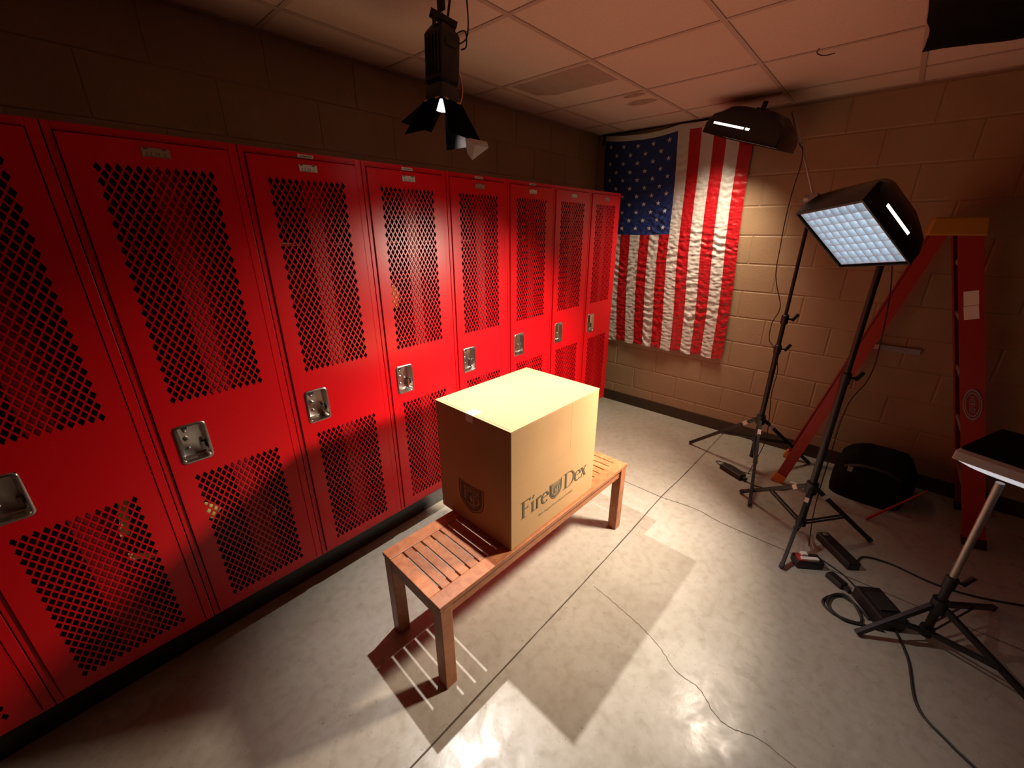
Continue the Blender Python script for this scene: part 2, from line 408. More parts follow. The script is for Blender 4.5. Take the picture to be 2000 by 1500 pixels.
lock_labels = {
    0: 'red locker at the near left end of the row, mostly outside the picture',
    1: 'dark red locker with its steel latch at the left picture edge',
    2: 'red mesh locker with a dull number plate and yellow bands glinting through its lower grille',
    3: 'red mesh locker just left of the shiny one, with a white plate and white label',
    4: 'red mesh locker, bright shine on its grille, orange patch inside, under the hanging lamp',
    5: 'red mesh locker with a dull brown plate under a white label, behind the box',
    6: 'red mesh locker third from the flag end of the row, white plate and label',
    7: 'red mesh locker second from the flag end, white plate and no name label',
    8: 'last red mesh locker of the row, at its far end beside the flag',
}
proto = make_locker()
dull = M['plate_dull']
for k in range(9):
    o = proto if k == 8 else None
    if o is None: o = dup_tree(proto)
    o.location = (-G0 - (9 - k) * LW, 0, 0)
    tag(o, lock_labels[k], 'locker', 'red mesh lockers along the left wall')
    for ch in list(o.children):
        if ch.name.startswith('name_label') and k not in (3, 4, 5, 6): bpy.data.objects.remove(ch); continue
        if ch.name.startswith('door') and k in (1, 2, 5, 8):
            for gc in ch.children:
                if gc.name.startswith('number_plate'):
                    gc.data = gc.data.copy(); gc.data.materials[0] = dull
# gear inside the lockers, glimpsed through the mesh
def coat(xl, zb, zt, bands, label):
    x0 = -G0 - (9 - xl) * LW
    r = root('hanging_coat', (x0 + .22, .138, zb))
    b = MB(); rings = []
    for t in (0, .15, .35, .55, .75, .88, .96, 1):
        z = (zt - zb) * t; wd = .36 - .06 * t if t < .8 else .30 - (t - .8) * 1.0; dp = .17 - .03 * t
        rings.append([Vector(((wd / 2) * math.cos(a) * (1 + .05 * math.sin(7 * a + z * 9)), (dp / 2) * math.sin(a) * (1 + .14 * math.sin(5 * a + z * 12)), z)) for a in [2 * PI * i / 28 for i in range(28)]])
    b.loft(rings); b.build('coat_body', M['coat'], r, smooth=True)
    for (lx0, z0, lx1, z1, wd) in bands:
        s = MB(); n = 12; P = []
        for i in range(n + 1):
            t = i / n; x = lx0 + (lx1 - lx0) * t - .22; z = z0 + (z1 - z0) * t - zb
            P.append((x, z))
        d = Vector((P[-1][0] - P[0][0], 0, P[-1][1] - P[0][1])).normalized(); nn = Vector((-d.z, 0, d.x))
        tp = []; bt = []
        for x, z in P:
            y = -.088 - .012 - .003 * math.sin(40 * z + 25 * x)
            for lst, sg in ((tp, 1), (bt, -1)): lst.append(Vector((x, y, z)) + nn * sg * wd / 2)
        back = [v + Vector((0, .004, 0)) for v in tp], [v + Vector((0, .004, 0)) for v in bt]
        m_ = n + 1
        s.add(tp + bt, [(i, i + 1, m_ + i + 1, m_ + i) for i in range(n)]); s.add(back[0] + back[1], [(i, i + 1, m_ + i + 1, m_ + i) for i in range(n)])
        s.build('reflective_band', M['reflect'], r)
    return tag(r, label, 'coat')
coat(1, .42, 1.5, [(.335, .83, .30, .66, .026), (.225, .615, .36, .535, .022)], 'dark coat with a yellow reflective band inside the dark left locker')
coat(2, .42, 1.5, [(.07, .65, .115, .60, .05), (.225, .795, .265, .72, .035), (.28, .50, .31, .49, .03)], 'dark coat with yellow reflective patches inside the second visible locker')
x4 = -G0 - 5 * LW
b = MB(); b.prism([(.085, 1.31), (.10, 1.42), (.135, 1.40), (.150, 1.35), (.125, 1.30)], -.040, -.055, Matrix(((1, 0, 0, x4), (0, 0, -1, 0), (0, 1, 0, 0), (0, 0, 0, 1))))
tag(b.build('cloth_tag', M['tag_orange'], None, loc=(x4 + .11, .045, 1.36)), 'orange patch of cloth behind the mesh of the shiny locker', 'cloth')
x3 = -G0 - 6 * LW
b = MB(); b.box(x3 + .10, x3 + .18, .06, .2, 1.6065, 1.612)
tag(b.build('paper_sheet', M['white'], None, loc=(x3 + .14, .1, 1.607)), 'white paper edge lying on a locker shelf behind the mesh', 'paper')

# ------------------------------------------------------------------ bench
def make_bench():
    r = root('bench', (-3.001, -.849, 0), math.radians(-2.12))
    tag(r, 'reddish teak slatted bench standing on the concrete under the cardboard box', 'bench')
    Lx, Wy, H = 1.297, .389, .43
    for y0 in (0, Wy - .062):
        b = MB(); b.box(0, Lx, y0, y0 + .062, H - .020, H); b.build('side_rail', M['teak'], r, bevel=.002)
    n, ga = 27, .0075; p = Lx / n
    for i in range(n):
        x0 = i * p + (0 if i == 0 else ga / 2); x1 = (i + 1) * p - (0 if i == n - 1 else ga / 2)
        if i == 0: x1 += .008
        if i == 1: x0 += .008; x1 += .004
        if i == 2: x0 += .004
        b = MB(); b.box(x0, x1, .0632, Wy - .0632, H - .0090, H - .0006); b.build('slat', M['teak'], r, bevel=.0012, seg=1)
    for y0 in (.013, Wy - .035):
        b = MB(); b.box(.05, Lx - .05, y0, y0 + .022, H - .072, H - .0202); b.build('apron', M['teak'], r, bevel=.0015, seg=1)
    for x0 in (.006, Lx - .028):
        b = MB(); b.box(x0, x0 + .022, .05, Wy - .05, H - .072, H - .0202); b.build('end_apron', M['teak'], r, bevel=.0015, seg=1)
    for x0 in (.003, Lx - .055):
        for y0 in (.003, Wy - .055):
            b = MB(); b.box(x0, x0 + .052, y0, y0 + .052, 0, H - .0203); b.build('leg', M['teak'], r, bevel=.003)
    return r
make_bench()

# ------------------------------------------------------------------ lettering (drawn as pen strokes in a unit cap height)
def stroke(b, pts, T, thick=.15, thin=.035, z=0.0, mi=0, pen=None):
    pts = [Vector((p[0], p[1], 0)) for p in pts]; L_, R_ = [], []
    for i, p in enumerate(pts):
        d = (pts[min(i + 1, len(pts) - 1)] - pts[max(i - 1, 0)]).normalized(); n = Vector((-d.y, d.x, 0))
        wd = pen if pen else thin + (thick - thin) * abs(d.y) ** 1.6
        L_.append(T @ Vector((p.x + n.x * wd / 2, p.y + n.y * wd / 2, z))); R_.append(T @ Vector((p.x - n.x * wd / 2, p.y - n.y * wd / 2, z)))
    n = len(pts); b.add(L_ + R_, [(i, i + 1, n + i + 1, n + i) for i in range(n - 1)], mi)
def poly(b, pts, T, z=0.0, mi=0): b.add([T @ Vector((x, y, z)) for x, y in pts], [tuple(range(len(pts)))], mi)
def arc(cx, cy, rx, ry, a0, a1, n=28): return [(cx + rx * math.cos(math.radians(a0 + (a1 - a0) * i / n)), cy + ry * math.sin(math.radians(a0 + (a1 - a0) * i / n))) for i in range(n + 1)]
def glyph(b, ch, T, ox, z=0.0, mi=0):
    t = lambda pts: [(x + ox, y) for x, y in pts]
    if ch == 'F':
        poly(b, t([(.16, .03), (.31, .03), (.31, .97), (.16, .97)]), T, z, mi)
        poly(b, t([(.02, 0), (.45, 0), (.31, .06), (.16, .06)]), T, z, mi); poly(b, t([(.02, 1), (.16, .94), (.31, .94), (.74, .93), (.74, 1)]), T, z, mi)
        poly(b, t([(.74, 1), (.68, .93), (.75, .78), (.78, 1)]), T, z, mi); poly(b, t([(.31, .49), (.58, .49), (.60, .40), (.60, .66), (.57, .55), (.31, .55)]), T, z, mi)
    elif ch == 'i':
        poly(b, t([(.10, .03), (.23, .03), (.23, .68), (.10, .60)]), T, z, mi); poly(b, t([(0, 0), (.33, 0), (.23, .05), (.10, .05)]), T, z, mi)
        poly(b, t([(.0, .60), (.10, .58), (.23, .68)]), T, z, mi); poly(b, t([(.11, .83), (.19, .80), (.30, .98), (.22, 1.0)]), T, z, mi)
    elif ch == 'r':
        poly(b, t([(.10, .03), (.23, .03), (.23, .68), (.10, .60)]), T, z, mi); poly(b, t([(0, 0), (.36, 0), (.23, .05), (.10, .05)]), T, z, mi)
        poly(b, t([(.0, .60), (.10, .58), (.23, .68)]), T, z, mi); poly(b, t([(.23, .50), (.30, .60), (.40, .56), (.48, .55), (.50, .68), (.38, .68), (.23, .58)]), T, z, mi)
    elif ch == 'e':
        stroke(b, t(arc(.30, .33, .26, .32, 8, 318, 40)), T, .14, .05, z, mi); poly(b, t([(.07, .37), (.60, .37), (.60, .42), (.07, .42)]), T, z, mi)
    elif ch == 'x':
        poly(b, t([(.04, .65), (.22, .65), (.58, .02), (.40, .02)]), T, z, mi); poly(b, t([(.03, 0), (.10, 0), (.57, .65), (.50, .65)]), T, z, mi)
        for x0, x1, y in ((0, .28, .62), (.40, .62, .62), (-.02, .22, 0), (.36, .63, 0)): poly(b, t([(x0, y), (x1, y), (x1, y + .035), (x0, y + .035)]), T, z, mi)
    elif ch == 'D':
        poly(b, t([(.16, .03), (.31, .03), (.31, .97), (.16, .97)]), T, z, mi); poly(b, t([(.02, 0), (.5, 0), (.5, .05), (.02, .05)]), T, z, mi); poly(b, t([(.02, .95), (.5, .95), (.5, 1), (.02, 1)]), T, z, mi)
        stroke(b, t(arc(.46, .5, .54, .475, -90, 90, 36)), T, .17, .05, z, mi)
SH = [(-.5, .5), (-.48, .56), (-.25, .5), (0, .55), (.25, .5), (.48, .56), (.5, .5), (.5, -.05), (.46, -.25), (.36, -.42), (.2, -.56), (0, -.66), (-.2, -.56), (-.36, -.42), (-.46, -.25), (-.5, -.05)]
SHB = [(-.5, .62), (-.25, .57), (0, .55), (.25, .57), (.5, .62), (.5, 0), (.47, -.2), (.40, -.36), (.26, -.54), (0, -.68), (-.26, -.54), (-.40, -.36), (-.47, -.2), (-.5, 0)]
def shield(b, T, cx, cy, wd, ht, z=0.0):
    def pts(k): return [(cx + x * wd * k, cy + y * ht * k / 1.3 + 0) for x, y in SHB]
    o, i = pts(1.0), pts(.93); n = len(o)
    b.add([T @ Vector((x, y, z)) for x, y in o + i], [(a, (a + 1) % n, n + (a + 1) % n, n + a) for a in range(n)], 0)
    poly(b, pts(.84), T, z, 0)
    s = ht * .30
    T2 = T @ Matrix.Translation((cx, cy, 0)) @ Matrix.Diagonal((s, s, 1, 1)).to_4x4()
    z2 = z + .0003
    glyph(b, 'F', T2 @ Matrix.Translation((-1.16, -.42, 0)), 0, z2, 1); glyph(b, 'D', T2 @ Matrix.Translation((.16, -.55, 0)) @ Matrix.Diagonal((.92, 1.05, 1, 1)).to_4x4(), 0, z2, 1)
    poly(b, [(-.16, -.2), (-.02, -.5), (.16, -.3), (.14, .05), (.04, .02), (-.02, .38), (-.14, .1)], T2, z2, 1)
    for row, (y, x0, x1) in enumerate(((.98, -1.1, 1.1), (.72, -1.1, 1.1), (-.78, -.62, .55), (-1.0, -.4, .38))):
        x = x0
        while x < x1 - .1:
            wd_ = .16 + .12 * ((row * 7 + int(x * 10)) % 3) / 2; poly(b, [(x, y), (x + wd_, y), (x + wd_, y + .12), (x, y + .12)], T2, z2, 1); x += wd_ + .07
def text_poly(txt, size):
    cu = bpy.data.curves.new('line', 'FONT'); cu.body = txt; cu.size = size
    ob = bpy.data.objects.new('line', cu); COL.objects.link(ob)
    dg = bpy.context.evaluated_depsgraph_get(); me = ob.evaluated_get(dg).to_mesh()
    vs = [v.co.copy() for v in me.vertices]; fs = [tuple(p.vertices) for p in me.polygons]
    ob.evaluated_get(dg).to_mesh_clear(); bpy.data.objects.remove(ob); bpy.data.curves.remove(cu)
    return vs, fs

# ------------------------------------------------------------------ cardboard box
def make_box():
    LX, LY, LZ = .597, .448, .5445
    ang = math.atan2(-.0145, .5985)
    r = root('cardboard_box', (-2.635, -.853, .4304), ang)
    tag(r, 'large closed cardboard carton with printed shield logos, standing on the bench', 'box')
    b = MB(); b.box(0, LX, 0, LY, 0, LZ - .004)
    b.build('carton', M['card'], r, bevel=.003)
    b = MB(); b.box(-.0015, LX + .0015, -.0015, LY + .0015, LZ - .0038, LZ)
    b.build('lid_flap', M['card'], r, bevel=.0015)
    b = MB(); b.box(.009, .0106, .012, LY - .01, LZ, LZ + .0006); b.build('lid_seam', M['ink'], r)['label'] = 'dark seam line along the lid edge'
    b = MB(); b.box(.012, .56, -.0003, -.0001, .30, .3012); b.box(.012, .585, -.0003, -.0001, .485, .4859); b.box(.385, .3858, -.0003, -.0001, .315, .535)
    b.build('crease', M['card_edge'], r)
    b = MB()
    b.box(-.0022, -.0016, .205, .248, LZ - .034, LZ + .0008); b.box(-.0022, .045, .203, .250, LZ + .0002, LZ + .0009)
    b.build('tape_strip', M['tape'], r)['label'] = 'strip of clear shiny tape over the lid edge'
    # print on the long side (faces -y)
    b = MB(); s = .082
    base = Matrix(((1, 0, 0, 0), (0, 0, -1, -.0014), (0, 1, 0, 0), (0, 0, 0, 1)))
    def at(x, y, k=s): return base @ Matrix.Translation((x, y, 0)) @ Matrix.Diagonal((k, k, 1, 1)).to_4x4()
    for ch, x in (('F', .054), ('i', .1185), ('r', .148), ('e', .190)): glyph(b, ch, at(x, .122), 0)
    for ch, x in (('D', .345), ('e', .434), ('x', .481)): glyph(b, ch, at(x, .117), 0)
    shield(b, base, .2885, .153, .088, .089)
    vs, fs = text_poly('780 S. Progress Drive, Medina OH 44256', .0142)
    wd = max(v.x for v in vs); k = .252 / wd
    b.add([base @ Vector((.170 + v.x * k, .074 + v.y * k, 0)) for v in vs], fs)
    b.build('printed_logo', [M['ink_side'], M['card_print']], r)['label'] = 'large dark printed wordmark with a shield and address line'
    # shield on the short side (faces -x)
    b = MB(); base = Matrix(((0, 0, -1, -.0014), (-1, 0, 0, 0), (0, 1, 0, 0), (0, 0, 0, 1)))
    shield(b, base, -.235, .142, .160, .145)
    b.build('printed_shield', [M['ink'], M['card_print']], r)['label'] = 'dark printed shield with two letters'
make_box()

# ------------------------------------------------------------------ flag
def make_flag():
    r = root('flag', (0, -.25, .64))
    tag(r, 'large stars and stripes flag hung lengthwise on the tan block wall', 'flag')
    NS, CW, NV = 13, 13, 330
    NU = NS * CW
    TOP, BOT = 2.425, .642
    def disp(u, v):          # u 0 left..1 right, v 0 top..1 bottom ; distance from the wall
        y, z = u * 1.18, v * 1.79
        amp = .25 + .75 * min(1, max(0, (v - .12) / .35))
        pl = .5 + .5 * math.sin(u * 13 * 2 * PI)
        big = .012 * noise.noise((y * 2.2, z * 1.1, 0)) + .008 * math.sin(y * 9 + z * 1.6)
        ch = abs(((u * 13) % 1.0) - .5)
        rip = math.sin(2 * PI * (z / .062 + .55 * ch + 1.1 * noise.noise((y * 6, z * 3, 5))))
        m1 = max(0, .35 + 1.1 * noise.noise((y * 5, z * 4, 9)))
        diag = math.sin(2 * PI * ((z * .8 + y * 1.0) / .085 + .9 * noise.noise((y * 3, z * 5, 2))))
        fine = noise.noise((y * 28, z * 55, 1)) * .0032 + noise.noise((y * 60, z * 110, 4)) * .0014
        return .030 + big + amp * (.0062 * rip * m1 + .0032 * diag * m1 + 1.7 * fine) + .0012 * pl
    def pos(u, v):
        yl = .367 - .085 * v; yr = -.80 - .082 * v
        sag = .030 * 4 * (u / .55) * (1 - u / .55) if u < .55 else .008 * math.sin((u - .55) / .45 * PI)
        z = TOP - sag * (1 - v) ** 2 - .04 + (BOT - TOP + .04) * v + .006 * math.sin(u * 40) * v ** 6
        y = yl + (yr - yl) * u + .006 * math.sin(v * 9 + u * 5)
        return Vector((-disp(u, v), y + .25, z - .64))
    b = MB(); vs = [pos(i / NU, j / NV) for j in range(NV + 1) for i in range(NU + 1)]
    CV = .435
    byM = {0: [], 1: [], 2: []}
    for j in range(NV):
        for i in range(NU):
            st = i // CW; f = (j * (NU + 1) + i, j * (NU + 1) + i + 1, (j + 1) * (NU + 1) + i + 1, (j + 1) * (NU + 1) + i)
            mi = 2 if (st < 7 and (j + .5) / NV < CV) else (0 if st % 2 == 0 else 1)
            b.f.append(f); b.m.append(mi)
    b.v = [tuple(v) for v in vs]
    nu, nv = 9, 11
    for rj in range(nv):
        for ci in range(nu):
            if (rj + ci) % 2: continue
            uc = (ci + 1) / (nu + 1) * 7 / 13; vc = (rj + .75) / (nv + .55) * CV
            pts = []
            for k in range(10):
                rad = .0215 if k % 2 == 0 else .0086; a = k * PI / 5 + PI / 2
                q = pos(uc + rad * math.cos(a) / 1.18, vc - rad * math.sin(a) / 1.79); q.x -= .0022; pts.append(q)
            c = pos(uc, vc); c.x -= .003
            b.add([c] + pts, [(0, 1 + k, 1 + (k + 1) % 10) for k in range(10)], 1)
    ob = b.build('flag_cloth', [M['flag_red'], M['white_cloth'], M['flag_blue']], r, smooth=True)
    h = MB(); n = 60; t, bt = [], []
    for i in range(n + 1):
        u = i / n; p = pos(u, 0); t.append(p + Vector((-.001, 0, .036))); bt.append(p + Vector((-.001, 0, -.004)))
    k = n + 1; tb = [p + Vector((.004, 0, 0)) for p in t]; bb = [p + Vector((.004, 0, 0)) for p in bt]
    h.add(t + bt + tb + bb, [(i, i + 1, k + i + 1, k + i) for i in range(n)] + [(2 * k + i, 3 * k + i, 3 * k + i + 1, 2 * k + i + 1) for i in range(n)] + [(i, 2 * k + i, 2 * k + i + 1, i + 1) for i in range(n)])
    h.build('header_band', M['white_cloth'], r)['label'] = 'plain white sagging header band'
    return r
make_flag()
r = root('hanging_rod', (-.009, -.2, 2.428)); tag(r, 'thin black rod under the ceiling holding the flag, taped at its left end', 'rod')
b = MB(); b.tube([(0, .585, 0), (0, -.62, .004)], .005); b.build('rod', M['black'], r)
b = MB(); b.bar((-.006, .60, -.001), (-.006, .56, -.02), .016, .006); b.bar((-.007, .585, -.02), (-.007, .605, -.075), .018, .004); b.tube([(-.0, .61, .0), (0, .55, -.012)], .012, 8)
b.build('tape_knot', M['black_soft'], r)

# ------------------------------------------------------------------ soft lights (open face looks along local +z)
def softlight(name, matrix, W_, H_, depth, label, vent_side, power, color, spread, aim=None, group='soft lights with white grids'):
    r = root(name, None, matrix=matrix); tag(r, label, 'light', group)
    b = MB()
    def ring(k, z, rad, dx=0): return [Vector((x * 1 + dx, y, z)) for x, y in rrect(W_ * k + .03, H_ * k + .03, rad, 5)]
    b.loft([ring(1.0, .006, .006), ring(1.0, -.045, .008), ring(.93, -.10, .02), ring(.80, -depth * .72, .035), ring(.62, -depth * .93, .04), ring(.45, -depth, .04)], 0, False, True)
    def ringi(k, z, rad): return [Vector((x, y, z)) for x, y in rrect(W_ * k + .018, H_ * k + .018, rad, 5)]
    b.loft([ring(1.0, .006, .006), ringi(1.0, .006, .004), ringi(1.0, -.05, .004), ringi(.9, -.09, .01)], 0, False, False)
    b.build('housing', M['black_gloss'], r, smooth=True)
    b = MB(); b.box(-W_ / 2, W_ / 2, -H_ / 2, H_ / 2, -.056, -.052); b.build('lamp_panel', M['glow'] if vent_side == 'x' else M['glow_dim'], r)['label'] = 'lit white lamp panel behind the grid'
    b = MB(); nx, ny = max(6, round(W_ / .034)), max(6, round(H_ / .044))
    for i in range(nx + 1):
        x = -W_ / 2 + W_ * i / nx; b.box(x - .0008, x + .0008, -H_ / 2, H_ / 2, -.036, 0)
    for j in range(ny + 1):
        y = -H_ / 2 + H_ * j / ny; b.box(-W_ / 2, W_ / 2, y - .0008, y + .0008, -.036, 0)
    b.build('egg_crate_grid', M['fin'], r)['label'] = 'white egg crate grid'
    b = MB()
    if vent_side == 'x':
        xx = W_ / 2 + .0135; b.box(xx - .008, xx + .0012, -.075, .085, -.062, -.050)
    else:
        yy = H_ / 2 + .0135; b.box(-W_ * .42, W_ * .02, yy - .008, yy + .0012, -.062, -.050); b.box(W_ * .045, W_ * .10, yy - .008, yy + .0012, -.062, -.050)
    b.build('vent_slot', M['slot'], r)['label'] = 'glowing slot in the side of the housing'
    b = MB(); b.box(-.03, .03, -.02, .02, -depth - .012, -depth + .002); b.tube([(0, 0, -depth - .01), (0, 0, -depth - .05)], .014, 12)
    b.build('mount_bracket', M['black'], r, bevel=.002)
    la = bpy.data.lights.new('soft_lamp', 'AREA'); la.shape = 'RECTANGLE'; la.size = W_ * (.6 if aim else .9); la.size_y = H_ * (.6 if aim else .9)
    la.energy = power; la.color = color; la.spread = math.radians(spread)
    lo = bpy.data.objects.new('soft_lamp', la); COL.objects.link(lo); lo.parent = r; lo.location = (0, 0, .05 if aim else .012); lo.rotation_euler = (PI, 0, 0)
    if aim: lo.rotation_euler = (matrix.to_3x3().inverted() @ Vector(aim)).to_track_quat('-Z', 'Y').to_euler()
    return r
def frame(center, n, xdir=None, roll=0.0):
    n = Vector(n).normalized()
    if xdir is None:
        a = -n.cross(Vector((0, 0, 1))).normalized(); bb = n.cross(a)
        X = math.cos(roll) * a + math.sin(roll) * bb
    else: X = Vector(xdir); X = (X - n * X.dot(n)).normalized()
    Y = n.cross(X)
    m = Matrix((X, Y, n)).transposed().to_4x4(); m.translation = Vector(center); return m
CC = frame((-1.301, -1.580, 1.630), (math.cos(-.854) * math.cos(2.598), math.cos(-.854) * math.sin(2.598), math.sin(-.854)), None, .185)
softlight('softlight', CC, .276, .330, .19, 'glossy black soft light with a glowing white grid on the nearer tall stand', 'x', STAND_W, STAND_COL, 96, (-.35, .65, -.67))
DD = frame((-.355, -.862, 2.188), (.05, .31, -.95), (-.08, -.95, -.316))
softlight('softlight', DD, .445, .32, .17, 'glossy black soft light facing down under the ceiling at the right edge of the flag', 'y', FLAG_W, FLAG_COL, 104)

# ------------------------------------------------------------------ stands
def light_stand(base, top, feet, collar_z, brace_z, knobs, label, rad=.0125, white=True, tube_mat=None):
    bx, by = base
    r = root('light_stand', (bx, by, 0)); tag(r, label, 'stand', 'black tripod light stands')
    F = lambda x, y, z: Vector((x - bx, y - by, z))
    zs = [.10] + list(knobs) + [top]
    for i, nm in zip(range(len(zs) - 1), ('lower_tube', 'middle_tube', 'upper_tube') if len(knobs) == 2 else ('lower_tube', 'upper_tube')):
        b = MB(); b.tube([(0, 0, zs[i] - (.01 if i else 0)), (0, 0, zs[i + 1])], rad + .004 - .003 * i, 14); b.build(nm, M['black'] if (tube_mat is None or i == 0) else tube_mat, r, smooth=True)
    for z in knobs:
        c = MB(); c.tube([(0, 0, z - .045), (0, 0, z - .04), (0, 0, z + .012), (0, 0, z + .018)], [rad + .004, rad + .009, rad + .009, rad + .003], 14)
        co = c.build('collar', M['black'], r, smooth=True)
        k = MB(); d = Vector((.55, -.83, 0)); k.tube([d * .015 + Vector((0, 0, z - .01)), d * .045 + Vector((0, 0, z - .012))], .006, 8)
        k.bar(d * .045 + Vector((0, 0, z - .022)), d * .075 + Vector((0, 0, z + .022)), .010, .018); k.build('knob', M['rubber'], co)
    c = MB(); c.tube([(0, 0, collar_z - .03), (0, 0, collar_z + .035)], rad + .016, 14); c.build('leg_collar', M['black'], r, smooth=True)
    c = MB(); c.tube([(0, 0, brace_z - .02), (0, 0, brace_z + .02)], rad + .013, 14); c.build('brace_collar', M['black'], r, smooth=True)
    for (fx, fy) in feet:
        f = F(fx, fy, .012); d = Vector((f.x, f.y, 0)).normalized(); a = d * .024 + Vector((0, 0, collar_z))
        l = MB(); e = a + (f - a) * .965; l.bar(a, e, .018, .024); lg = l.build('leg', M['black'], r, bevel=.003)
        t = MB(); t.bar(a + (f - a) * .94, f, .022, .026); t.build('rubber_foot', M['rubber'], lg, bevel=.004)
        if white:
            wq = MB(); q0 = a + (f - a) * .12; wq.bar(q0, q0 + (f - a) * .06, .0195, .0255); wq.build('leg_sticker', M['white'], lg)['label'] = 'small white sticker'
        s = MB(); m_ = a + (f - a) * .52; o = d * .02 + Vector((0, 0, brace_z)); side = Vector((-d.y, d.x, 0)) * .011
        for sg in (-1, 1): s.bar(o + side * sg, m_ + side * sg, .004, .012)
        s.build('brace', M['black'], r)
    return r
SB = light_stand((-.5, -1.31), 1.835, [(-.417, -.848), (-.996, -1.427), (-.14, -1.63)], .40, .25, (.93, 1.13), 'black tripod stand before the block wall with an arm reaching to the flag light')
# boom arm from the top of this stand to the flag light
b = MB(); h = Vector((0, 0, 1.835)); e = Vector((-.30 + .5, -1.075 + 1.31, 2.33)); m_ = h + (e - h) * .62
b.tube([h, m_], .006, 8); b.tube([m_, e], .012, 10); b.build('boom_arm', M['chrome'], SB, smooth=True)['label'] = 'pale telescopic arm'
b = MB(); b.box(-.035, .035, -.022, .022, 1.80, 1.855); b.tube([(0, -.05, 1.83), (0, .05, 1.83)], .018, 12); b.build('boom_clamp', M['grey'], SB, bevel=.004)
SCd = light_stand((-1.05, -1.70), 1.52, [(-1.454, -1.681), (-.89, -2.02), (-.873, -1.345)], .30, .07, (.97,), 'black tripod stand carrying the glowing grid light beside the ladder', .0135)
b = MB(); b.tube([(0, 0, 1.50), (0, 0, 1.60), (-.03, .02, 1.70), (-.10, .04, 1.80)], .010, 10); b.build('tilt_bracket', M['black'], SCd, smooth=True)

